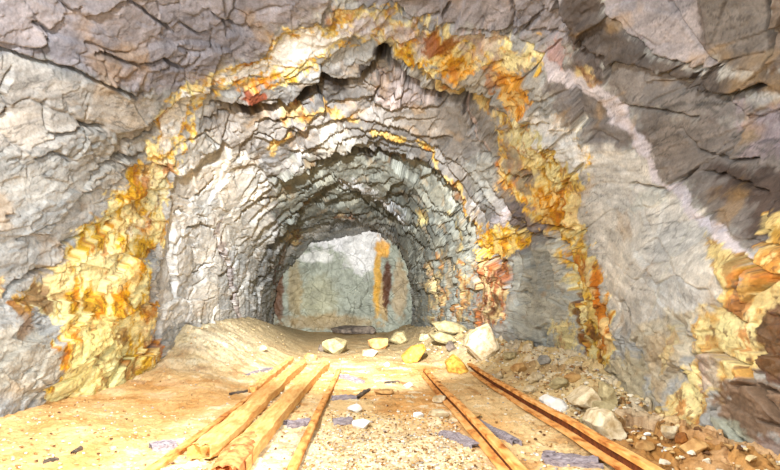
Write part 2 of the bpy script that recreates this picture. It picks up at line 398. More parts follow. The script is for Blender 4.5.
 ('p',[(706,356),(724,354),(732,366),(726,388),(710,394),(702,376)],W(176,168,164),.75,3,0,3),
 ('p',[(656,428),(668,420),(674,434),(662,444)],W(248,234,200),.9,2,0,3),
 ('p',[(756,330),(768,300),(780,290),(780,396),(764,380),(758,362)],W(96,60,42),.9,3,0,6),
 ('p',[(740,380),(780,392),(780,440),(750,440),(724,420),(720,400)],W(124,92,62),.85,4,0,6),
 ('p',[(720,420),(744,424),(758,440),(744,456),(722,450)],W(176,178,156),.75,3,0,4),
 ('p',[(756,440),(780,436),(780,470),(760,470)],W(140,112,98),.75,3,0,4),
 ('p',[(632,330),(660,312),(694,310),(686,336),(694,356),(676,372),(664,400),(652,388),(650,366),(636,346)],W(206,190,160),.8,4,0,4),
 ('p',[(636,350),(650,368),(652,392),(664,408),(650,430),(620,424),(606,400),(612,370)],W(190,174,138),.8,4,0,5),
 ('l',[(670,330),(676,350),(664,372)],W(220,180,120),.6,2,4,4),
 # inner right wall streaks
 ('l',[(430,262),(432,290),(430,320)],W(226,190,134),.75,2,4,3),
 ('l',[(438,256),(441,290),(440,320)],W(206,140,60),.75,1.5,3,2),
 ('l',[(462,262),(466,284),(460,318)],W(198,130,50),.8,2,5,4),
 ('l',[(450,214),(458,236),(462,250)],W(206,186,130),.7,1.5,2,2),
 ('p',[(416,212),(424,212),(428,222),(420,226)],W(220,190,110),.8,2,0,2),
 ('p',[(284,236),(296,230),(306,236),(296,246),(284,244)],W(210,160,80),.8,2,0,3),
 ('p',[(306,236),(320,226),(330,230),(318,240)],W(230,224,214),.7,2,0,3),
 ('l',[(276,266),(275,290),(277,312)],W(104,62,36),.9,2,6,3),
 ('l',[(284,246),(280,262),(284,280)],W(150,110,66),.6,2,4,2),
 ('l',[(336,214),(344,216),(352,214)],W(200,130,80),.6,1.5,3,2),
]

# ------------------------------------------------------------------ materials
def new_mat(name):
    m = bpy.data.materials.new(name); m.use_nodes = True
    nt = m.node_tree; b = nt.nodes['Principled BSDF']
    return m, nt, b
def rock_material(name, bump=0.35, scale=1.0, rough=.62, spec=.3, vary=.16):
    m, nt, b = new_mat(name); N, L = nt.nodes, nt.links
    at = N.new('ShaderNodeAttribute'); at.attribute_name = 'Col'
    tc = N.new('ShaderNodeTexCoord')
    n1 = N.new('ShaderNodeTexNoise'); n1.inputs['Scale'].default_value = 26 * scale; n1.inputs['Detail'].default_value = 7; n1.inputs['Roughness'].default_value = .65
    n2 = N.new('ShaderNodeTexNoise'); n2.inputs['Scale'].default_value = 60 * scale; n2.inputs['Detail'].default_value = 4
    L.new(tc.outputs['Object'], n1.inputs['Vector']); L.new(tc.outputs['Object'], n2.inputs['Vector'])
    mr = N.new('ShaderNodeMapRange'); mr.inputs['From Min'].default_value = .3; mr.inputs['From Max'].default_value = .7
    mr.inputs['To Min'].default_value = 1 - vary; mr.inputs['To Max'].default_value = 1 + vary
    L.new(n2.outputs['Fac'], mr.inputs['Value'])
    mx = N.new('ShaderNodeVectorMath'); mx.operation = 'SCALE'
    L.new(at.outputs['Color'], mx.inputs[0]); L.new(mr.outputs['Result'], mx.inputs['Scale'])
    L.new(mx.outputs[0], b.inputs['Base Color'])
    bp = N.new('ShaderNodeBump'); bp.inputs['Strength'].default_value = bump; bp.inputs['Distance'].default_value = .02
    L.new(n1.outputs['Fac'], bp.inputs['Height']); L.new(bp.outputs['Normal'], b.inputs['Normal'])
    b.inputs['Roughness'].default_value = rough; b.inputs['Specular IOR Level'].default_value = spec
    return m
def simple_material(name, c1, c2, scale=8, rough=.75, bump=.4, c3=None, stretch=(1, 1, 1), spec=.25, metal=0):
    m, nt, b = new_mat(name); N, L = nt.nodes, nt.links
    tc = N.new('ShaderNodeTexCoord'); mp = N.new('ShaderNodeMapping'); mp.inputs['Scale'].default_value = stretch
    L.new(tc.outputs['Object'], mp.inputs['Vector'])
    n = N.new('ShaderNodeTexNoise'); n.inputs['Scale'].default_value = scale; n.inputs['Detail'].default_value = 8; n.inputs['Roughness'].default_value = .65
    L.new(mp.outputs['Vector'], n.inputs['Vector'])
    r = N.new('ShaderNodeValToRGB'); e = r.color_ramp.elements
    e[0].position = .36; e[0].color = (*c1, 1); e[1].position = .62; e[1].color = (*c2, 1)
    if c3:
        x = e.new(.72); x.color = (*c3, 1)
    L.new(n.outputs['Fac'], r.inputs['Fac']); L.new(r.outputs['Color'], b.inputs['Base Color'])
    bp = N.new('ShaderNodeBump'); bp.inputs['Strength'].default_value = bump; bp.inputs['Distance'].default_value = .01
    L.new(n.outputs['Fac'], bp.inputs['Height']); L.new(bp.outputs['Normal'], b.inputs['Normal'])
    b.inputs['Roughness'].default_value = rough; b.inputs['Specular IOR Level'].default_value = spec; b.inputs['Metallic'].default_value = metal
    return m
M_ROCK = rock_material('tunnel_rock')
M_FLOOR = rock_material('sandy_ground', .5, 1.6, .85, .15, .14)

def grid_mesh(name, P, C, rows, cols, mat, flip=False, keep=None):
    """one mesh from a rows x cols lattice of points P (n,3) with colours C (n,3)"""
    r, c = np.meshgrid(np.arange(rows - 1), np.arange(cols - 1), indexing='ij')
    a = (r * cols + c).ravel(); q = np.stack([a, a + 1, a + cols + 1, a + cols], 1)
    if flip: q = q[:, ::-1]
    if keep is not None: q = q[keep[a]]
    used = np.zeros(len(P), bool); used[q.ravel()] = True
    re = np.cumsum(used) - 1; q = re[q]; P = P[used]; C = C[used]
    me = bpy.data.meshes.new(name)
    me.vertices.add(len(P)); me.vertices.foreach_set('co', P.astype(f32).ravel())
    me.loops.add(q.size); me.loops.foreach_set('vertex_index', q.astype(np.int32).ravel())
    me.polygons.add(len(q)); me.polygons.foreach_set('loop_start', np.arange(0, q.size, 4, dtype=np.int32)); me.polygons.foreach_set('loop_total', np.full(len(q), 4, np.int32))
    me.polygons.foreach_set('use_smooth', np.ones(len(q), bool))
    me.update(calc_edges=True)
    ca = me.color_attributes.new('Col', 'FLOAT_COLOR', 'POINT')
    ca.data.foreach_set('color', np.concatenate([np.clip(C, 0, 1), np.ones((len(C), 1))], 1).astype(f32).ravel())
    me.materials.append(mat)
    o = bpy.data.objects.new(name, me); COL.objects.link(o); o['kind'] = 'structure'
    return o

# ------------------------------------------------------------------ the shell: walls and ceiling
def build_shell():
    inv = np.linspace(1 / 2.0, 1 / 18.0, 760)
    s_far = 1 / inv
    s_rows = np.concatenate([np.linspace(-4, 1.95, 60), s_far])
    ph = np.linspace(math.radians(228), math.radians(-48), 1350)
    S, PH = np.meshgrid(s_rows, ph, indexing='ij')
    rows, cols = S.shape
    S, PH = S.ravel(), PH.ravel()
    R = radius(PH, S)
    P0 = np.stack([R * np.cos(PH), S, R * np.sin(PH) + EYE], 1)
    front = S < 2.2
    Sc = np.maximum(S, .6)
    Q = np.stack([PH, np.log(Sc)], 1); rpx = R * F / Sc
    sf = Surf(Q, rpx)
    # relief of the broken rock
    PS = P0.copy(); PS[:, 1] = np.where(S > 5, 5 + 4.5 * np.log(np.maximum(S, 5) / 5), S)   # deeper in, the slabs run along the drift
    wv = np.stack([perlin(P0 * 1.3, 5), perlin(P0 * 1.3, 6), perlin(P0 * 1.3, 7)], 1)
    wv2 = np.stack([perlin(P0 * 5, 15), perlin(P0 * 5, 16), perlin(P0 * 5, 17)], 1)
    PW = PS + .13 * wv + .012 * wv2
    # bedding dips: slabs longer along one direction
    rot = np.array([[.82, .25, .51], [-.35, .93, .10], [-.45, -.26, .85]])
    PR = PW @ rot.T
    h1, e1, id1 = facets(PR * np.array([.9, .75, 1.5]), 1)
    h2, e2, id2 = facets(PR * np.array([2.2, 1.9, 4.2]) + 7, 2)
    h3, e3, id3 = facets(PR * np.array([5.5, 4.5, 11]) + 3, 3)
    h4, e4, id4 = facets(PR * np.array([13, 11, 26]) + 1, 4)
    lump = fbm(P0 * .8, 2, 31)
    rough = fbm(PS * 9, 4, 41, .6)
    fac = np.ones(len(S), f32)
    for pts, k in SMOOTH:
        i, d = sf.poly(pts, 14)
        fac[i] = np.minimum(fac[i], 1 - (1 - k) * sst(-6, 6, d))
    disp = .045 * lump + fac * (.085 * h1 + .050 * h2 + .018 * h3 + .0075 * h4) + (.35 + .65 * fac) * .012 * rough
    # bedding grooves, direction of the layers
    lay = PR[:, 2] * 9 + 1.2 * wv[:, 0] + .6 * h2
    tri = np.abs((lay % 1) - .5) * 2
    disp += fac * .006 * tri * (perlin(P0 * 1.1, 77) > -.1)
    # natural joints between blocks
    j = sst(.02, .0, e1) * (perlin(P0 * .9, 51) > .15) * .09 + sst(.05, .0, e2) * (perlin(P0 * 1.4, 52) > .25) * .07 + sst(.07, 0, e3) * (perlin(P0 * 2.1, 53) > .3) * .035
    disp -= j * fac
    # layers that strike across the drift show as nested lines on its sides and roof
    lz = np.log(Sc) * 15 + .9 * wv[:, 0] + 1.3 * perlin(P0 * np.array([.9, .3, .9]), 71) + .25 * h2
    fr = lz % 1; band = sst(5.2, 6.4, S) * sst(-.2, .15, perlin(P0 * np.array([1.1, .5, 1.1]), 72)) * (.25 + .75 * sst(math.radians(158), math.radians(140), PH) * sst(math.radians(0), math.radians(25), PH))
    deepf = np.clip(S / 6, 1, 2)
    disp += band * deepf * (.07 * (fr - .5) - .05 * sst(.12, .0, np.minimum(fr, 1 - fr)))
    layer_id = perlin(np.stack([np.floor(lz) * 7.3, P0[:, 0] * .8, P0[:, 2] * .8], 1), 73)
    # traced brows and cracks
    w1 = np.stack([perlin(P0 * 7, 61), perlin(P0 * 7, 62)], 1); w2 = np.stack([perlin(P0 * 22, 63), perlin(P0 * 22, 64)], 1)
    def warp(px): return ((w1 * px + w2 * px * .5) / rpx[:, None])
    wl = warp(3.0)
    for pts, lip, rec, ra, rb in LEDGES:
        i, d, side, t = sf.line(pts, 30 + ra * 2, wl)
        endf = sst(0, .06, t) * sst(1, .94, t)
        near = .55 * lip * np.exp(-d / ra); far = -.5 * rec * np.exp(-d / rb)
        k = sst(-1.2, 1.2, np.where(side < 0, d, -d))       # 0 before the brow, 1 behind it
        disp[i] += endf * (near * (1 - k) + far * k)
    wc = warp(2.2)
    disp_seam = []
    crk = np.zeros(len(S), f32)
    for pts, w, dep in CRACKS:
        i, d, side, t = sf.line(pts, 12, wc)
        endf = sst(0, .12, t) * sst(1, .88, t)
        g = sst(w * .5 + 1.0, w * .12, d) * (.35 + .65 * endf)
        wide = np.exp(-d / 6) * .02 * np.sign(side)
        disp[i] += -1.5 * dep * g + wide * endf
        crk[i] = np.maximum(crk[i], g)
    Rd = R - disp
    P = np.stack([Rd * np.cos(PH), S + .3 * disp * 0, Rd * np.sin(PH) + EYE], 1)
    # ---- colour
    big = fbm(P0 * .9, 3, 81); med = fbm(P0 * 3.2, 4, 82); fin = fbm(P0 * 12, 4, 83, .65)
    C = np.ones((len(S), 3)) * np.array(W(178, 176, 170))
    PV = P0 + .05 * wv2; vn = fbm(PV * np.array([8, 8, 3.6]), 3, 84); gn1 = fbm(PV * np.array([6.5, 6.5, 3.2]), 3, 85); gn2 = fbm(PV * np.array([19, 19, 9]), 4, 86, .65)
    def mix(i, m, col):
        m = np.clip(m, 0, 1)[:, None]
        C[i] = C[i] * (1 - m) + np.array(col) * m
    al = np.arange(len(S))
    pass_warp = {}
    late = {}
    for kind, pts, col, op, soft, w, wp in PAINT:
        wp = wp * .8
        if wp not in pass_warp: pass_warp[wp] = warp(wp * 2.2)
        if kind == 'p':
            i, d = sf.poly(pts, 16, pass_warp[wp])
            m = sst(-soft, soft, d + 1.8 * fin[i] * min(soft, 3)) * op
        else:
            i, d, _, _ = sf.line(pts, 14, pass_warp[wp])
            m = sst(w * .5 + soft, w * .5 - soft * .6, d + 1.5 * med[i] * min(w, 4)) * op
        if col[0] - col[2] > .3:
            # the gold crust varies between cream, gold, orange and brown
            cc = np.array(col)[None, :] * np.ones((len(i), 1))
            t1 = sst(-.15, .2, gn1[i] + .5 * gn2[i])[:, None] * (1 if col is GOLD else .55); cc = cc * (1 - t1) + np.array(W(252, 236, 168)) * t1
            t2 = sst(.28, .6, -gn1[i] + .5 * gn2[i])[:, None] * .7; cc = cc * (1 - t2) + np.array(W(196, 112, 20)) * t2
            t3 = sst(.42, .68, -gn2[i] - .4 * gn1[i])[:, None] * .7; cc = cc * (1 - t3) + np.array(W(110, 66, 26)) * t3
            t4 = (sst(.085, .025, np.abs(vn[i])) * sst(-.1, .3, med[i] - .2 * fin[i]))[:, None] * .6; cc = cc * (1 - t4) + np.array(W(150, 92, 24)) * t4
            mm = np.clip(m, 0, 1)[:, None]; C[i] = C[i] * (1 - mm) + cc * mm
        else:
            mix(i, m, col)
    # mineral variation of the rock itself
    tone = 1 + .10 * big + .16 * med + .16 * fin + .16 * (id2 - .5) + .12 * (id1 - .5) + .10 * (id3 - .5)
    C *= np.clip(tone, .5, 1.5)[:, None]
    warm = np.clip(.5 * big + .5 * (id2 - .5), -.5, .5)[:, None]
    C *= 1 + warm * np.array([.10, .0, -.14])
    # thin mineral streaks along the layers, and darker hairline seams
    strk = fbm(PR * np.array([2.6, 2.6, 17]), 4, 87, .65)
    C *= np.clip(1 + .30 * strk, .6, 1.4)[:, None]
    gm = sst(.25, .45, C[:, 0] - C[:, 2])          # not in the gold crust
    for fr, sd, wd, am in (((1.3, 1.3, 6), 88, .018, .5), ((3.2, 3.2, 13), 89, .03, .4)):
        q = fbm(PR * np.array(fr), 3, sd)
        ln = sst(wd * 2.2, wd * .4, np.abs(q)) * sst(-.15, .25, perlin(P0 * 1.9, sd + 50)) * (1 - gm) * am
        C *= (1 - ln)[:, None]
        disp_seam.append(ln)
    # small ochre stains following the joints
    st = sst(.35, .8, fbm(P0 * 2.3, 4, 91) + .25 * (1 - np.clip(e2 * 6, 0, 1))) * .35
    C = C * (1 - st[:, None]) + np.array(W(190, 150, 92)) * st[:, None]
    lt = np.clip(layer_id * 1.6, -.45, .45) * band
    C *= (1 + .8 * lt * (1 - gm))[:, None]
    C *= .74
    L_E, R_E = math.radians(140), math.radians(40)
    colphi = PH
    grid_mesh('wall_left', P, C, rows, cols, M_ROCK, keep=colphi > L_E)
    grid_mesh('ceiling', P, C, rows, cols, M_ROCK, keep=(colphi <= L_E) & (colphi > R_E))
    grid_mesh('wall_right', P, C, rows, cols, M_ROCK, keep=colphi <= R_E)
build_shell()

# ------------------------------------------------------------------ end face of the drift, 18 m in
def at_depth(u, v, s): return ((u - CU) * s / F, EYE + (CV - v) * s / F)
def build_back():
    s0 = 17.85
    xs = np.linspace(-4.2, 2.3, 300); zs = np.linspace(-.5, 4.3, 230)
    X, Z = np.meshgrid(xs, zs, indexing='xy'); rows, cols = X.shape
    X, Z = X.ravel(), Z.ravel()
    P0 = np.stack([X, np.full(len(X), s0), Z], 1)
    wv = np.stack([perlin(P0 * 1.2, 105), perlin(P0 * 1.2, 106), perlin(P0 * 1.2, 107)], 1)
    h1, e1, i1 = facets((P0 + .3 * wv) * .8, 11); h2, e2, i2 = facets((P0 + .2 * wv) * 2.2, 12); h3, e3, i3 = facets(P0 * 5, 13)
    d = .22 * h1 + .12 * h2 + .05 * h3 + .04 * fbm(P0 * 4, 4, 14)
    d -= .03 * sst(.05, 0, e1)
    med = fbm(P0 * 1.6, 4, 15); fin = fbm(P0 * 5, 4, 16)
    C = np.ones((len(X), 3)) * np.array(W(150, 152, 136))
    # picture-scale coordinates on the face, 29 mm of rock each
    U = (X + .10 * wv[:, 0]) * F / s0 + CU; V = CV - (Z + .10 * wv[:, 1] - EYE) * F / s0
    def mix(m, col): C[:] = C * (1 - np.clip(m, 0, 1)[:, None]) + np.array(col) * np.clip(m, 0, 1)[:, None]
    def el(cx, cy, rx, ry): return np.sqrt(((U - cx) / rx) ** 2 + ((V - cy) / ry) ** 2) + .35 * fin
    mix(sst(1.2, .7, el(345, 238, 42, 13)), W(228, 224, 220))
    mix(sst(1.2, .7, el(362, 252, 17, 24)), W(216, 212, 206))
    mix(sst(1.2, .7, el(316, 256, 20, 6)) * .8, W(226, 222, 214))
    mix(sst(1.2, .5, el(318, 300, 22, 30)) * .5, W(168, 160, 124))
    mix(sst(1.2, .6, el(296, 290, 8, 34)) * .7, W(156, 134, 92))
    mix(sst(1.2, .7, el(279, 290, 6, 34)) * .9, W(100, 62, 36))
    mix(sst(1.2, .6, el(378, 282, 4.5, 40)) * .95, W(206, 156, 60))
    mix(sst(1.2, .6, el(384, 300, 4, 26)) * .9, W(190, 160, 110))
    mix(sst(1.2, .7, el(387, 283, 4.5, 24)) * .95, W(88, 50, 28))
    mix(sst(1.2, .6, el(383, 248, 9, 9)) * .9, W(230, 170, 70))
    mix(sst(1.2, .7, el(400, 290, 8, 30)) * .7, W(176, 150, 112))
    mix(sst(1.3, .6, el(330, 322, 50, 8)) * .6, W(166, 134, 84))
    C *= .74 * np.clip(1 + .2 * med + .3 * fin + .1 * (i2 - .5), .5, 1.5)[:, None]
    P = np.stack([X, s0 - d, Z], 1)
    # bowl: the face curves towards the viewer near its rim
    keep = None
    grid_mesh('wall_back', P, C, rows, cols, M_ROCK, flip=False)
build_back()

# rock behind the photographer closes the working
def build_front():
    xs = np.linspace(-4.5, 4.5, 60); zs = np.linspace(-.5, 5.2, 40)
    X, Z = np.meshgrid(xs, zs); rows, cols = X.shape; X, Z = X.ravel(), Z.ravel()
    P0 = np.stack([X, np.full(len(X), -3.9), Z], 1)
    P = P0.copy(); P[:, 1] += .15 * fbm(P0 * 1.2, 3, 201)
    C = np.ones((len(X), 3)) * np.array(W(170, 160, 150)) * (1 + .2 * fbm(P0 * 2, 3, 202))[:, None]
    grid_mesh('wall_front', P, C, rows, cols, M_ROCK)
build_front()

# ------------------------------------------------------------------ floor
def floor_z(x, s):
    """height of the sandy floor and its rubble slopes (numpy arrays)"""
    wl = np.interp(s, S_T, L_T); wr = np.interp(s, S_T, B_T)
    tl = np.interp(s, [0, 3, 4.6, 5.6, 6.6, 11, 15, 18], [.12, .10, .06, .22, .62, .62, .35, .25])
    tr = np.interp(s, [0, 2.5, 3.3, 4.2, 5.5, 7.5, 10, 14, 18], [.05, .08, .12, .20, .34, .42, .42, .3, .25])
    zl = tl * sst(1.45, -.05, x + wl); zr = tr * sst(.95, -.05, wr - x)
    far = np.interp(s, [0, 7.2, 9, 18], [0, 0, .06, .10])
    return np.maximum(zl, zr) + far
def floor_px(u, v, z=None):
    """picture point -> point on the floor"""
    s = EYE * F / max(v - CV, 4); x = (u - CU) * s / F
    for _ in range(14):
        zz = float(floor_z(np.array([x]), np.array([s]))[0])
        s = min(.5 * s + .5 * (EYE - zz) * F / max(v - CV, 4), 17.5); x = (u - CU) * s / F
    return x, s, float(floor_z(np.array([x]), np.array([s]))[0])
def floor_relief(P0, S):
    n = .030 * fbm(P0 * 1.6, 3, 301) + .010 * fbm(P0 * 9, 3, 302) + .006 * fbm(P0 * 30, 2, 303)
    peb, e, r = facets(P0 * np.array([22, 22, 22]), 304)
    return n + .006 * sst(0, .5, e) * (r > .45)
def build_floor():
    inv = np.linspace(1 / 2.3, 1 / 18.2, 520)
    s_rows = np.concatenate([np.linspace(-4, 2.2, 70), 1 / inv])
    k = np.linspace(-1, 1, 900)
    S, K = np.meshgrid(s_rows, k, indexing='ij'); rows, cols = S.shape; S, K = S.ravel(), K.ravel()
    wl = np.interp(S, S_T, L_T) + .35; wr = np.interp(S, S_T, R_T) + .35
    X = np.where(K < 0, K * wl, K * wr)
    P0 = np.stack([X, S, np.zeros(len(S))], 1)
    wrt = np.interp(S, S_T, B_T); wlt = np.interp(S, S_T, L_T)
    rub = np.maximum(sst(.85, .2, wrt - X) * (S > 2.4), .35 * sst(1.2, .1, X + wlt) * (S > 5))   # broken rubble near the walls
    wv = np.stack([perlin(P0 * 4, 311), perlin(P0 * 4, 312), perlin(P0 * 4, 313)], 1)
    h2, e2, i2 = facets((P0 + .08 * wv) * np.array([4.5, 4.5, 4.5]), 314); h3, e3, i3 = facets(P0 * 11, 315)
    z = floor_z(X, S) + floor_relief(P0, S) + rub * (.055 * h2 + .03 * h3 - .03 * sst(.1, 0, e2))
    big = fbm(P0 * np.array([1.0, .7, 1]), 3, 321); med = fbm(P0 * np.array([3.5, 3.5, 1]), 4, 322); fin = fbm(P0 * 16, 4, 323, .7)
    C = np.ones((len(S), 3)) * np.array(W(238, 202, 146))
    def mix(m, col): C[:] = C * (1 - np.clip(m, 0, 1)[:, None]) + np.array(col) * np.clip(m, 0, 1)[:, None]
    trk = sst(1.9, 1.0, np.abs(X - .1))
    mix(.65 * sst(-.1, .5, big + .4 * med) * trk, W(228, 160, 80))
    mix(.8 * sst(.2, .6, med + .3 * fin), W(246, 230, 194))
    mix(.7 * sst(.1, .5, -med + .2 * fin), W(196, 134, 68))
    mix(.6 * sst(-.9, -1.5, X + .2 * med) * sst(6, 4.5, S), W(214, 160, 94))
    # pale gravel between the tracks close to the viewer
    g = sst(3.9, 3.2, S) * sst(-.9, -.5, X) * sst(.75, .4, X)
    mix(.8 * g, W(240, 224, 186)); mix(.5 * g * (i3 > .7), W(150, 120, 90))
    # grey dust on the left slope
    gl = sst(1.5, .3, X + wlt) * sst(5, 6.5, S); mix(.85 * gl, W(176, 164, 134)); mix(.6 * gl * sst(.05, .5, fin + .4 * med), W(214, 204, 172)); mix(.6 * gl * sst(.2, .6, -fin), W(128, 112, 84))
    gr = sst(1.2, .3, wrt - X); mix(.7 * gr, W(206, 184, 136)); mix(.45 * rub * (i2 > .62), W(220, 212, 196)); mix(.5 * rub * (i2 < .22), W(140, 92, 46))
    # brown damp ground at the foot of the right wall
    bx, bs, _ = floor_px(632, 440)
    mix(.75 * sst(1.3, .5, np.sqrt(((X - bx) / .36) ** 2 + ((S - bs) / .6) ** 2) + .3 * fin), W(104, 64, 28)); mix(.6 * sst(1.3, 1.55, X) * sst(3.6, 3.0, S), W(186, 126, 56))
    far = sst(7, 9, S); mix(.75 * far, W(170, 148, 108))  # far floor painted darker to offset the strong spot
    mix(.5 * sst(.62, .85, fin) , W(150, 108, 66))
    C *= np.clip(1 + .10 * med + .12 * fin, .6, 1.4)[:, None]
    P = np.stack([X, S, z], 1)
    grid_mesh('floor', P, C, rows, cols, M_FLOOR)
    return X, S, z
FX, FS, FZ = build_floor()

# ------------------------------------------------------------------ things on the floor
def tag(o, label, cat, group=None, kind=None):
    o['label'] = label; o['category'] = cat
    if group: o['group'] = group
    if kind: o['kind'] = kind
def link(name, bm, mat, parent=None, smooth=False):
    me = bpy.data.meshes.new(name); bm.to_mesh(me); bm.free(); me.materials.append(mat)
    for p in me.polygons: p.use_smooth = smooth
    o = bpy.data.objects.new(name, me); COL.objects.link(o)
    if parent: o.parent = parent
    return o
def ground(x, s):
    """height of the built floor near a point"""
    p = np.array([[x, s, 0.0]])
    return float(floor_z(np.array([x]), np.array([s]))[0] + floor_relief(p, None)[0])

STONES = {
 'white': simple_material('white_quartz', W(236,230,220), W(250,248,244), 9, .6, .4),
 'dusty': simple_material('dimmed_tan_stone', W(110,98,68), W(170,154,112), 12, .8, .9),  # darker copy of the tan stone, toned down against the strong spot
 'tan': simple_material('tan_stone', W(140,122,84), W(206,190,146), 12, .8, .9),
 'gold': simple_material('gold_ochre_stone', W(150,96,30), W(226,176,76), 14, .75, 1, W(250,232,170)),
 'pale': simple_material('pale_slab_stone', W(176,148,104), W(238,222,188), 12, .8, 1),
 'grey': simple_material('grey_stone', W(120,116,108), W(180,174,164), 12, .75, .9),
 'brown': simple_material('rusty_brown_stone', W(92,56,32), W(176,112,52), 7, .8, .6),
 'dark': simple_material('dark_stone', W(62,54,48), W(120,106,92), 7, .8, .6),
 'orange': simple_material('orange_stone', W(160,112,62), W(214,172,112), 8, .8, .6),
 'lilac': simple_material('lilac_grey_wood', W(112,100,106), W(180,168,170), 14, .85, .6, stretch=(1, 6, 6)),
}
M_PALEEND = simple_material('broken_timber_end', W(170,84,40), W(240,170,104), 16, .9, .8)

def stone_mesh(seed, sx, sy, sz, pts=26, flat=.0, bev=.12):
    rng = random.Random(seed); bm = bmesh.new()
    for _ in range(pts):
        a = rng.uniform(0, 2 * math.pi); z = rng.uniform(-1, 1); r = math.sqrt(1 - z * z)
        if flat: z = math.copysign(abs(z) ** flat, z)
        k = rng.uniform(.82, 1.0)
        bm.verts.new((k * r * math.cos(a) * sx, k * r * math.sin(a) * sy, k * z * sz))
    g = bmesh.ops.convex_hull(bm, input=bm.verts)
    bmesh.ops.delete(bm, geom=list({v for v in g['geom_interior'] if isinstance(v, bmesh.types.BMVert)}), context='VERTS')
    bmesh.ops.dissolve_limit(bm, angle_limit=.22, verts=bm.verts, edges=bm.edges)
    m = min(sx, sy, sz)
    bmesh.ops.bevel(bm, geom=list(bm.edges), offset=m * bev, segments=2, affect='EDGES', profile=.6, clamp_overlap=True)
    bmesh.ops.triangulate(bm, faces=bm.faces)
    bmesh.ops.subdivide_edges(bm, edges=[e for e in bm.edges if e.calc_length() > m * .5], cuts=1, use_grid_fill=True)
    bm.normal_update()
    for v in bm.verts:
        n = mnoise.noise(v.co / max(m, .01) * 1.1 + Vector((seed, 0, 0))) + .5 * mnoise.noise(v.co / max(m, .01) * 3 + Vector((0, seed, 0)))
        v.co += v.normal * n * m * .09
    return bm
def stone(u, v, w, h, dep, kind, label, seed, name='stone', rz=0, tilt=(0, 0), flat=0, sink=.25, cat='stone', z=None):
    """u,v: foot of the stone in the picture; w,h: its width and height in pixels; dep: depth / width"""
    x, s, gz = floor_px(u, v); k = s / F
    sx, sz = w * k / 2, h * k / 2 * 1.15; sy = sx * dep
    o = link(name, stone_mesh(seed, sx, sy, sz, 24, flat), STONES[kind])
    o.location = (x, s + sy * .6, ground(x, s) + sz * (1 - sink) if z is None else z)
    o.rotation_euler = (tilt[0], tilt[1], rz)
    tag(o, label, cat)
    return o
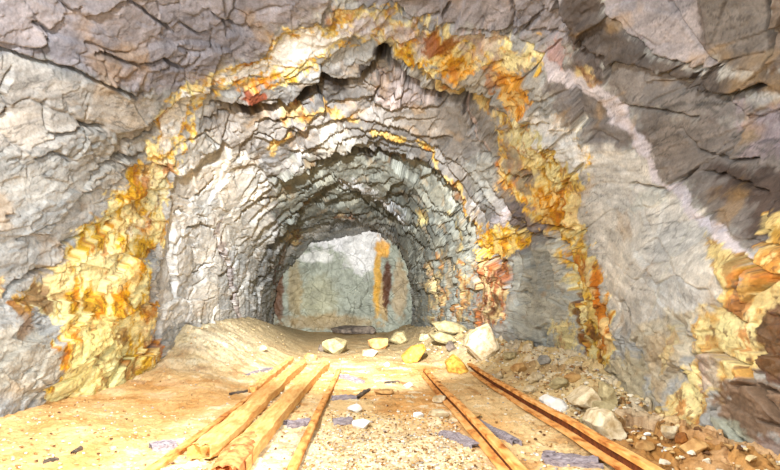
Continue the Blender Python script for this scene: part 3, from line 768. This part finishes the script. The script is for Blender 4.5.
STN = [
 (335,355,36,18,.8,'dusty','large rounded tan boulder at the far end of the left track',1,'boulder',.1),  # 'dusty' is the tan stone toned down against the spot
 (354,335,52,10,.5,'dark','long dark brown slab lying at the foot of the end face',2,'rock_slab',.05),
 (379,349,28,12,.7,'orange','orange-brown wedge-shaped rock right of the tan boulder',3,'rock',.3),
 (394,343,28,13,.7,'grey','dull tan block below the brown streak of the end face',4,'rock',.2),
 (414,363,26,17,.8,'gold','bright golden rock standing alone on the sandy slope',5,'rock',.5),
 (486,359,34,34,.5,'pale','large pale upright slab leaning at the foot of the rust column',6,'rock_slab',.3),
 (447,332,34,10,.6,'pale','pale flat slab against the right wall, highest of the slope',7,'rock_slab',-.2),
 (441,343,30,8,.7,'grey','dull tan flat slab below the highest slab of the slope',8,'rock_slab',-.3),
 (452,352,18,12,.6,'dark','small dark-edged stone between the flat slabs and the big pale slab',9,'stone',.6),
 (456,372,22,16,.7,'gold','yellow-gold rock just left of the right rail end',10,'rock',.2),
 (355,413,18,9,.8,'white','white quartz lump between the tracks, farther of the close pair',11,'stone',.2),
 (361,428,22,10,.8,'white','white quartz lump between the tracks, nearer of the close pair',12,'stone',-.2),
 (408,388,12,7,.8,'white','small white quartz stone below the golden rock',13,'stone',.0),
 (387,367,7,5,.8,'white','tiny white stone left of the golden rock',14,'stone',.0),
 (554,412,28,17,.8,'white','bright white quartz rock beside the right rail',15,'rock',.3),
 (590,404,38,20,.6,'pale','pale pointed rock at the foot of the right gold pillar',16,'rock',.4),
 (607,416,30,14,.6,'tan','tan flat rock right of the pale pointed rock',17,'rock',-.2),
 (604,436,30,18,.7,'pale','cream broken rock beside the brown damp ground',18,'rock',.2),
 (616,404,16,24,.6,'tan','tall tan rock fragment leaning on the right wall foot',19,'rock',.1),
 (638,424,36,34,.6,'tan','big tan rock with a slanted face under the right wall',20,'rock',.3),
 (560,392,24,12,.7,'tan','tan stone in the rubble above the bright white quartz',21,'stone',.1),
 (536,383,22,12,.7,'pale','pale stone halfway up the right rubble slope',22,'stone',.5),
 (520,372,20,11,.7,'orange','orange-brown stone low under the grey wall bulge',23,'stone',.2),
 (512,352,20,10,.7,'tan','tan stone right of the big pale upright slab',24,'stone',.2),
 (546,362,18,10,.7,'grey','grey stone in the rubble under the cream streak',25,'stone',.2),
 (574,384,20,10,.7,'orange','rusty orange stone below the gold pillar',26,'stone',.2),
 (500,380,16,8,.8,'pale','low pale stone beside the right rail, nearest its far end',27,'stone',.3),
 (384,396,24,5,.8,'orange','flat orange stone lying between the two tracks',28,'stone',.2),
 (440,404,18,8,.8,'pale','pale flat stone between the rails of the right track',29,'stone',.6),
 (470,420,30,7,.8,'orange','flat ochre stone between the rails of the right track',30,'stone',.1),
 (440,420,26,8,.8,'pale','pale low stone just left of the inner right-track rail',31,'stone',-.3),
 (418,420,14,6,.8,'white','whitish chip on the sand left of the inner right-track rail',32,'stone',.3),
 (672,440,22,18,.8,'pale','cream rock at the foot of the near gold outcrop',33,'rock',.3),
 (684,448,16,14,.8,'brown','brown rock beside the cream rock of the near outcrop',34,'rock',.3),
 (140,369,20,4,.8,'pale','thin pale stone at the foot of the left slope',35,'stone',.1),
 (262,352,10,6,.8,'tan','small tan stone on the left rubble slope',36,'stone',.1),
 (310,360,16,7,.8,'orange','orange stone at the far tip of the left timbers',37,'stone',.1),
 (322,352,10,8,.8,'dark','small dark stone touching the left of the tan boulder',38,'stone',.1),
 (370,357,18,8,.8,'pale','pale stone on the sand in front of the orange-brown wedge rock',39,'stone',.1),
 (424,342,16,8,.8,'tan','tan stone on the slope left of the dull tan flat slab',40,'stone',.1),
 (530,396,18,9,.8,'pale','pale stone close above the middle of the right rail',41,'stone',.4),
 (510,392,12,7,.8,'orange','small orange stone close above the right rail',42,'stone',.4),
 (648,452,24,10,.8,'orange','orange-brown stone at the near end of the right rail',43,'stone',.4),
 (700,458,34,18,.8,'orange','ochre rounded rock low in the right foreground',44,'rock',.4),
 (112,452,10,4,.8,'pale','pale chip on the sand in the left foreground',45,'stone',.4),
]
def angular_rock(pts, depth_at, thick, kind, label, seed, name='rock', cat='rock', lean=.25):
    """angular block: outline in the picture, standing where its foot meets the floor, with real thickness"""
    u0, v0 = depth_at; x0, s0, g0 = floor_px(u0, v0); rng = random.Random(seed); bm = bmesh.new()
    cx = sum(p[0] for p in pts) / len(pts); cy = sum(p[1] for p in pts) / len(pts)
    for ring, (sc, dy) in enumerate([(1.0, 0.0), (.93, -.25), (.72, -.42), (1.02, .5), (.85, 1.0)]):
        for (u, v) in pts:
            uu = cx + (u - cx) * sc + rng.uniform(-.8, .8); vv = cy + (v - cy) * sc + rng.uniform(-.8, .8)
            z = EYE + (CV - vv) * s0 / F; x = (uu - CU) * s0 / F
            bm.verts.new((x - x0, dy * thick + lean * (z - g0), z - g0))
    bmesh.ops.convex_hull(bm, input=bm.verts) if kind == 'hull' else None
    g = bmesh.ops.convex_hull(bm, input=bm.verts)
    bmesh.ops.delete(bm, geom=list({q for q in g['geom_interior'] if isinstance(q, bmesh.types.BMVert)}), context='VERTS')
    bmesh.ops.dissolve_limit(bm, angle_limit=.15, verts=bm.verts, edges=bm.edges)
    bmesh.ops.bevel(bm, geom=list(bm.edges), offset=.006, segments=1, affect='EDGES', clamp_overlap=True)
    bmesh.ops.triangulate(bm, faces=bm.faces)
    bmesh.ops.subdivide_edges(bm, edges=[e for e in bm.edges if e.calc_length() > .06], cuts=2, use_grid_fill=True)
    bm.normal_update()
    for q in bm.verts: q.co += q.normal * (.018 * mnoise.noise(q.co * 8 + Vector((seed, 0, 0))) + .008 * mnoise.noise(q.co * 30 + Vector((seed, 0, 0))))
    o = link(name, bm, STONES[kind]); o.location = (x0, s0, g0 - .01); tag(o, label, cat)
ANG = [
 ([(470,334),(478,328),(484,331),(490,322),(497,336),(501,348),(492,356),(482,362),(476,352),(466,346)],(484,360),.22,'pale','large pale spiky slab leaning at the foot of the rust column',61,'rock_slab'),
 ([(574,402),(584,392),(592,386),(600,398),(612,406),(606,412),(590,410)],(592,411),.2,'pale','pale pointed rock at the foot of the right gold pillar',62,'rock'),
 ([(594,424),(600,412),(612,410),(620,420),(628,432),(622,440),(606,440)],(610,440),.16,'pale','cream broken rock beside the brown damp ground',63,'rock'),
 ([(606,382),(614,386),(620,398),(618,412),(610,408),(604,396)],(612,413),.1,'tan','tall tan rock fragment leaning on the right wall foot',64,'rock'),
 #([(626,400),(640,394),(652,408),(656,426),(644,434),(626,430),(618,416)],(638,434),.3,'tan','big tan rock with a slanted face under the right wall',65,'rock'),
 ([(545,400),(552,396),(562,398),(568,406),(560,411),(548,410)],(557,411),.16,'white','bright white quartz rock beside the right rail',66,'rock'),
 ([(586,420),(596,414),(602,424),(598,434),(588,432)],(594,434),.12,'tan','tan broken rock left of the cream broken rock',67,'rock'),
 ([(432,322),(444,320),(464,325),(470,331),(452,334),(438,330)],(452,334),.3,'dusty','pale flat slab against the right wall, highest of the slope',68,'rock_slab'),  # 'dusty' is the tan stone toned down against the spot
 ([(430,334),(440,331),(454,335),(460,341),(446,343),(434,340)],(446,343),.25,'dusty','dull tan flat slab below the highest slab of the slope',69,'rock_slab'),  # 'dusty' is the tan stone toned down against the spot
 ([(446,362),(454,354),(464,362),(470,372),(458,375),(448,371)],(458,375),.2,'gold','yellow-gold rock just left of the right rail end',70,'rock'),
 ([(402,356),(412,346),(424,343),(427,350),(418,362),(406,363)],(414,363),.2,'gold','bright golden rock standing alone on the sandy slope',71,'rock'),
 ([(388,340),(396,331),(404,330),(408,340),(400,345)],(398,345),.4,'dusty','dull tan block below the brown streak of the end face',72,'rock'),  # 'dusty' is the tan stone toned down against the spot
]
for a in ANG: angular_rock(*a[:3], a[3], a[4], a[5], a[6])
_drop = {4, 5, 6, 7, 8, 10, 15, 16, 18, 19, 20}
STN = [a for a in STN if a[7] not in _drop]
for a in STN:
    u, v, w, h, dp, kd, lb, sd, nm, rz = a
    stone(u, v, w, h, dp, kd, lb, sd, nm, rz, flat=.6 if 'slab' in nm or h < .5 * w else 0, cat=nm.replace('_', ' ') if nm != 'rock_slab' else 'rock')

# rust steel of the rails
def rust_material(name):
    m, nt, b = new_mat(name); N, L = nt.nodes, nt.links
    tc = N.new('ShaderNodeTexCoord'); mp = N.new('ShaderNodeMapping'); mp.inputs['Scale'].default_value = (1, .35, 1)
    n = N.new('ShaderNodeTexNoise'); n.inputs['Scale'].default_value = 22; n.inputs['Detail'].default_value = 8
    L.new(tc.outputs['Object'], mp.inputs['Vector']); L.new(mp.outputs['Vector'], n.inputs['Vector'])
    r = N.new('ShaderNodeValToRGB'); e = r.color_ramp.elements
    e[0].position = .3; e[0].color = (*W(160,88,38), 1); e[1].position = .48; e[1].color = (*W(236,164,88), 1)
    x = e.new(.72); x.color = (*W(250,204,136), 1)
    L.new(n.outputs['Fac'], r.inputs['Fac']); L.new(r.outputs['Color'], b.inputs['Base Color'])
    bp = N.new('ShaderNodeBump'); bp.inputs['Strength'].default_value = .4; bp.inputs['Distance'].default_value = .006
    L.new(n.outputs['Fac'], bp.inputs['Height']); L.new(bp.outputs['Normal'], b.inputs['Normal'])
    b.inputs['Roughness'].default_value = .8; b.inputs['Specular IOR Level'].default_value = .2
    return m
M_RUST = rust_material('rusted_steel')
M_RUSTSHADE = simple_material('shaded_rust_web', W(66,34,18), W(120,62,28), 20, .85, .5)  # rusted web painted darker, as shade below the rail head
M_TIMBER = simple_material('ochre_stained_timber', W(226,156,82), W(250,206,134), 7, .85, .6, W(252,220,160), stretch=(5, .8, 5))

def sweep(profile, path, caps=True):
    """closed profile (x,z) swept along path of (x,y,z,roll)"""
    bm = bmesh.new(); rings = []
    for (x, y, z, roll) in path:
        c, s = math.cos(roll), math.sin(roll)
        rings.append([bm.verts.new((x + px * c - pz * s, y, z + px * s + pz * c)) for px, pz in profile])
    n = len(profile)
    for a, b in zip(rings, rings[1:]):
        for i in range(n):
            bm.faces.new((a[i], a[(i + 1) % n], b[(i + 1) % n], b[i]))
    if caps:
        bm.faces.new(rings[0][::-1]); bm.faces.new(rings[-1])
    bmesh.ops.recalc_face_normals(bm, faces=bm.faces)
    return bm
def rail(name, label, x0, x1, s0, s1, h, bend=.0, roll=0, lift=0, wob=.006, seed=0, fw=1.0):
    root = bpy.data.objects.new(name, None); COL.objects.link(root)
    root.location = (x0, s0, 0); tag(root, label, 'rail', 'rusty rails of the two narrow tracks')
    f, t, hh = .052 * fw, .007, .026
    P = {'foot': [(-f, 0), (f, 0), (f, .008), (.012, .017), (-.012, .017), (-f, .008)],
         'web': [(-t, .015), (t, .015), (t, h - .018), (-t, h - .018)],
         'head': [(-hh, h - .026), (-.010, h - .032), (.010, h - .032), (hh, h - .026), (hh, h - .006), (hh * .7, h), (-hh * .7, h), (-hh, h - .006)]}
    path = []
    for k in range(41):
        q = k / 40; s = s0 + (s1 - s0) * q; x = x0 + (x1 - x0) * q + bend * math.sin(q * math.pi)
        z = ground(x0 + (x1 - x0) * q, s) * .15 + lift + wob * math.sin(q * 9 + seed)
        path.append((x - x0, s - s0, z, roll + .04 * math.sin(q * 7 + seed)))
    for part, pr in P.items():
        o = link(part, sweep(pr, path), M_RUSTSHADE if part == 'web' else M_RUST, root)
        if part == 'web': o['label'] = 'rusted web with the shade of the rail head painted in'
    return root
rail('rail', 'rusty orange rail farthest right, running from the pale upright slab to the foreground', 1.29, 1.25, 6.9, 1.7, .09, seed=1, lift=.022, fw=1.1)
rail('rail', 'rusty orange rail of the right track, the one nearer the middle of the floor', .655, .68, 6.6, 1.7, .085, seed=2, lift=.018)
rail('rail', 'thin rusty rail of the left track, half buried, right of the broad beam', -.44, -.385, 6.9, 1.9, .075, seed=3, lift=-.030, fw=.6)
rail('rail', 'leftmost rusty rail, beside the plank with the notched end', -1.12, -1.10, 7.7, 1.9, .07, seed=4, lift=-.04, fw=.5)

def plank(name, label, pts, width, thick, mat, cat, seed=0, jag=.5, nseg=34, lift=.02, parent=None, endmat=None, grp=None):
    """weathered timber along points (x,s,width factor), uneven edges and splintered near end"""
    rng = random.Random(seed); bm = bmesh.new(); rings = []
    X = np.array([p[0] for p in pts]); Sx = np.array([p[1] for p in pts]); Wf = np.array([p[2] for p in pts])
    tt = np.linspace(0, 1, len(pts)); M = 9
    ax, ay = X[-1] - X[0], Sx[-1] - Sx[0]; L = math.hypot(ax, ay); nx, ny = ay / L, -ax / L
    for k in range(nseg + 1):
        q = k / nseg; x = np.interp(q, tt, X); s = np.interp(q, tt, Sx); w = width * np.interp(q, tt, Wf)
        ring = []
        for j in range(M):
            c = -1 + 2 * j / (M - 1)
            wj = w * .5 * (1 + .10 * mnoise.noise(Vector((q * 14, c * 3, seed))))
            z = thick * (1 - .25 * c * c) + .012 * mnoise.noise(Vector((q * 10, c * 2.5, seed + 3))) + .006 * mnoise.noise(Vector((q * 40, c * 9, seed)))
            e = 0
            if q in (0, 1): e = (rng.uniform(0, jag) * .16) * (1 if q == 0 else -1)
            ring.append((x + nx * c * wj + ax / L * e, s + ny * c * wj + ay / L * e, z))
        gz = ground(x, s) * .6 + lift
        top = [bm.verts.new((a - X[0], b - Sx[0], z + gz)) for a, b, z in ring]
        bot = [bm.verts.new((a - X[0], b - Sx[0], gz - .012)) for a, b, z in ring]
        rings.append(top + bot[::-1])
    n = len(rings[0])
    for a, b in zip(rings, rings[1:]):
        for i in range(n): bm.faces.new((a[i], a[(i + 1) % n], b[(i + 1) % n], b[i]))
    bm.faces.new(rings[0][::-1]); bm.faces.new(rings[-1])
    bmesh.ops.recalc_face_normals(bm, faces=bm.faces)
    o = link(name, bm, mat, parent)
    if not parent:
        o.location = (X[0], Sx[0], 0); tag(o, label, cat, grp)
    return o
def fp(u, v, w=1):
    s = EYE * F / (v - CV) * .97; return ((u - CU) * s / F, s, w)
plank('timber_plank', 'broad orange timber plank of the left track with a notched near end', [fp(196,458,.8), fp(214,446,1.15), fp(240,422,1), fp(262,402,.95), fp(284,380,.9), fp(304,364,.7)], .15, .07, M_TIMBER, 'plank', 3, 1.0)
BEAM = plank('timber_beam', 'long rusty orange beam with a crumbling reddish near end', [fp(228,476,1), fp(244,454,1.1), fp(262,434,1), fp(285,408,1), fp(306,385,.9), fp(326,366,.7)], .14, .085, M_TIMBER, 'beam', 5, 1.2)
END = plank('broken_end', 'crumbling reddish-brown near end of the beam', [fp(222,486,.8), fp(238,462,1.0), fp(252,444,.7)], .15, .09, M_PALEEND, 'timber', 9, 1.2, 18)
END.parent = BEAM; END.location = END.location - BEAM.location; del END['category']
plank('timber_board', 'narrow pale board lying outside the leftmost rail', [fp(252,392,1), fp(276,374,1), fp(292,362,.8)], .09, .05, M_TIMBER, 'board', 7)
SLP = [
 ('weathered lilac-grey sleeper piece left of the inner right-track rail', (441,434),(480,450), .085),
 ('grey split sleeper crossing under the inner right-track rail', (474,422),(518,447), .075),
 ('wide grey sleeper in the foreground between the right-track rails', (540,458),(604,464), .16),
 ('dark grey sleeper stub at the far end of the thin left rail', (343,377),(362,384), .11),
 ('grey sleeper piece between the tracks, farther of the three', (330,400),(358,399), .12),
 ('grey sleeper piece right of the thin left rail, level with the nearer quartz', (331,423),(354,422), .09),
 ('grey sleeper piece inside the left track, level with the nearer quartz', (284,426),(312,422), .09),
 ('faded grey board on the sand in the left foreground', (148,450),(178,446), .12),
 ('grey flat board lying at the foot of the left rubble slope', (240,374),(270,367), .16),
 ('thin dark stick on the sand left of the leftmost rail', (228,395),(252,391), .03),
 ('short dark stick on the left foreground sand', (72,458),(82,451), .022),
 ('dark brown stick in the bottom left foreground', (45,466),(58,463), .03),
 ('short dark brown stick near the farther white quartz', (356,399),(370,390), .04),
 ('small dark stick on the sand above the inner rail of the right track', (384,385),(400,383), .035),
]
for k, (lb, a, b, w) in enumerate(SLP):
    st = 'stick' in lb
    nm = 'stick' if st else ('board' if 'board' in lb else 'railway_sleeper')
    A, B = fp(*a), fp(*b)
    x0, s0, z0 = floor_px(*a); x1, s1, z1 = floor_px(*b)
    plank(nm, lb, [(x0, s0, 1), ((x0 + x1) / 2, (s0 + s1) / 2, 1.1), (x1, s1, .9)], w, .012 if st else .03, STONES['dark'] if st else STONES['lilac'], 'stick' if st else ('board' if nm == 'board' else 'sleeper'), 20 + k, .5, 12, .012 if st else .004)

# loose gravel and chips nobody could count
def gravel():
    rng = random.Random(4); variants = []
    for k in range(6):
        b = stone_mesh(100 + k, 1, .85, .6, 12, 0, .08); variants.append(([tuple(v.co) for v in b.verts], [[v.index for v in f.verts] for f in b.faces])); b.free()
    V, Fc, Cc, base = [], [], [], 0
    cols = [W(244,232,206), W(226,200,150), W(200,160,104), W(160,116,70), W(250,246,236), W(110,78,52), W(190,180,170)]
    n = 0
    while n < 5200:
        s = 1 / rng.uniform(1 / 2.4, 1 / 10.5) if rng.random() < .75 else rng.uniform(2.4, 4)
        x = rng.uniform(-2.4, 2.4)
        wl = np.interp(s, S_T, L_T); wr = np.interp(s, S_T, B_T)
        if x < -wl + .1 or x > wr - .1: continue
        slope = (wr - x < .75); mid = (-.35 < x < .65 and s < 4.2)
        if x > 1.38 and s < 3.6 and rng.random() < .85: continue
        if not slope and not mid and rng.random() > .12: continue
        if abs(x - 1.27) < .07 or abs(x - .67) < .07: continue
        r = rng.uniform(.006, .016) if not slope else rng.uniform(.006, .024) * (1.0 if rng.random() < .85 else 1.5)
        if mid: r = rng.uniform(.005, .013)
        vs, fs = variants[rng.randrange(6)]
        a = rng.uniform(0, 6.28); c, sn = math.cos(a) * r, math.sin(a) * r
        z = gz(x, s) + r * .25
        for (px, py, pz) in vs: V.append((x + px * c - py * sn, s + px * sn + py * c, z + pz * r))
        Fc += [[i + base for i in f] for f in fs]
        cc = cols[rng.choices(range(7), [3, 6, 6, 2, .8, .8, 2])[0]]; Cc += [cc] * len(vs)
        base += len(vs); n += 1
    me = bpy.data.meshes.new('gravel'); me.from_pydata(V, [], Fc)
    ca = me.color_attributes.new('Col', 'FLOAT_COLOR', 'POINT')
    ca.data.foreach_set('color', np.concatenate([np.array(Cc), np.ones((len(Cc), 1))], 1).astype(f32).ravel())
    me.materials.append(M_FLOOR); o = bpy.data.objects.new('gravel', me); COL.objects.link(o)
    tag(o, 'pale gravel and small rock chips strewn over the sandy floor', 'gravel', kind='stuff')
# height lookup of the finished floor
_b = {}
_key = (np.round(FS * 12).astype(int) * 1000 + np.round(FX * 12).astype(int))
_o = np.argsort(_key, kind='stable'); _k, _i = np.unique(_key[_o], return_index=True)
_z = np.maximum.reduceat(FZ[_o], _i) * .5 + np.add.reduceat(FZ[_o], _i) / np.diff(np.append(_i, len(_o))) * .5
_b = dict(zip(_k.tolist(), _z.tolist()))
def gz(x, s): return _b.get(int(round(s * 12)) * 1000 + int(round(x * 12)), 0.0)
gravel()

# ------------------------------------------------------------------ light
def point(name, loc, power, col, size):
    l = bpy.data.lights.new(name, 'POINT'); l.energy = power; l.color = col; l.shadow_soft_size = size
    o = bpy.data.objects.new(name, l); o.location = loc; COL.objects.link(o); return o
def spot(name, loc, target, power, col, ang, blend, size):
    l = bpy.data.lights.new(name, 'SPOT'); l.energy = power; l.color = col; l.spot_size = math.radians(ang); l.spot_blend = blend; l.shadow_soft_size = size
    o = bpy.data.objects.new(name, l); o.location = loc; COL.objects.link(o)
    o.rotation_euler = (Vector(target) - Vector(loc)).to_track_quat('-Z', 'Y').to_euler(); return o
point('unseen_lamp', (-1.35, 1.1, 3.0), 400, (.96, .985, 1), .10)
point('unseen_lamp', (-.8, .3, 1.35), 210, (.96, .98, 1), .10)  # added fill out of view, brightens the lower left
spot('unseen_lamp', (-.4, .2, 2.1), (-.35, 10, 1.35), 14000, (.97, .99, 1), 42, 1, .08)  # added spot out of view, brightens the deeper drift
spot('unseen_lamp', (.9, .2, 1.3), (-2.5, 4.6, .2), 650, (.98, .99, 1), 46, 1, .08)  # added spot out of view, lifts the lower left wall
w = bpy.data.worlds.new('dark'); SC.world = w; w.use_nodes = True
w.node_tree.nodes['Background'].inputs['Color'].default_value = (.8, .82, .9, 1); w.node_tree.nodes['Background'].inputs['Strength'].default_value = .02

# ------------------------------------------------------------------ camera
cd = bpy.data.cameras.new('camera'); cam = bpy.data.objects.new('camera', cd); COL.objects.link(cam)
cd.sensor_width = 36; cd.lens = F / 780 * 36; cd.shift_x = (390 - CU) / 780; cd.shift_y = (CV - 235) / 780
cam.location = (0, 0, EYE); cam.rotation_euler = (math.pi / 2, 0, 0); cd.clip_start = .05
SC.camera = cam
vs = SC.view_settings
SC.display_settings.display_device = 'sRGB'
vs.view_transform = 'Standard'; vs.look = 'None'; vs.gamma = 1; vs.use_curve_mapping = False; vs.exposure = 0.5
SC.cycles.diffuse_bounces = 2; SC.cycles.max_bounces = 4
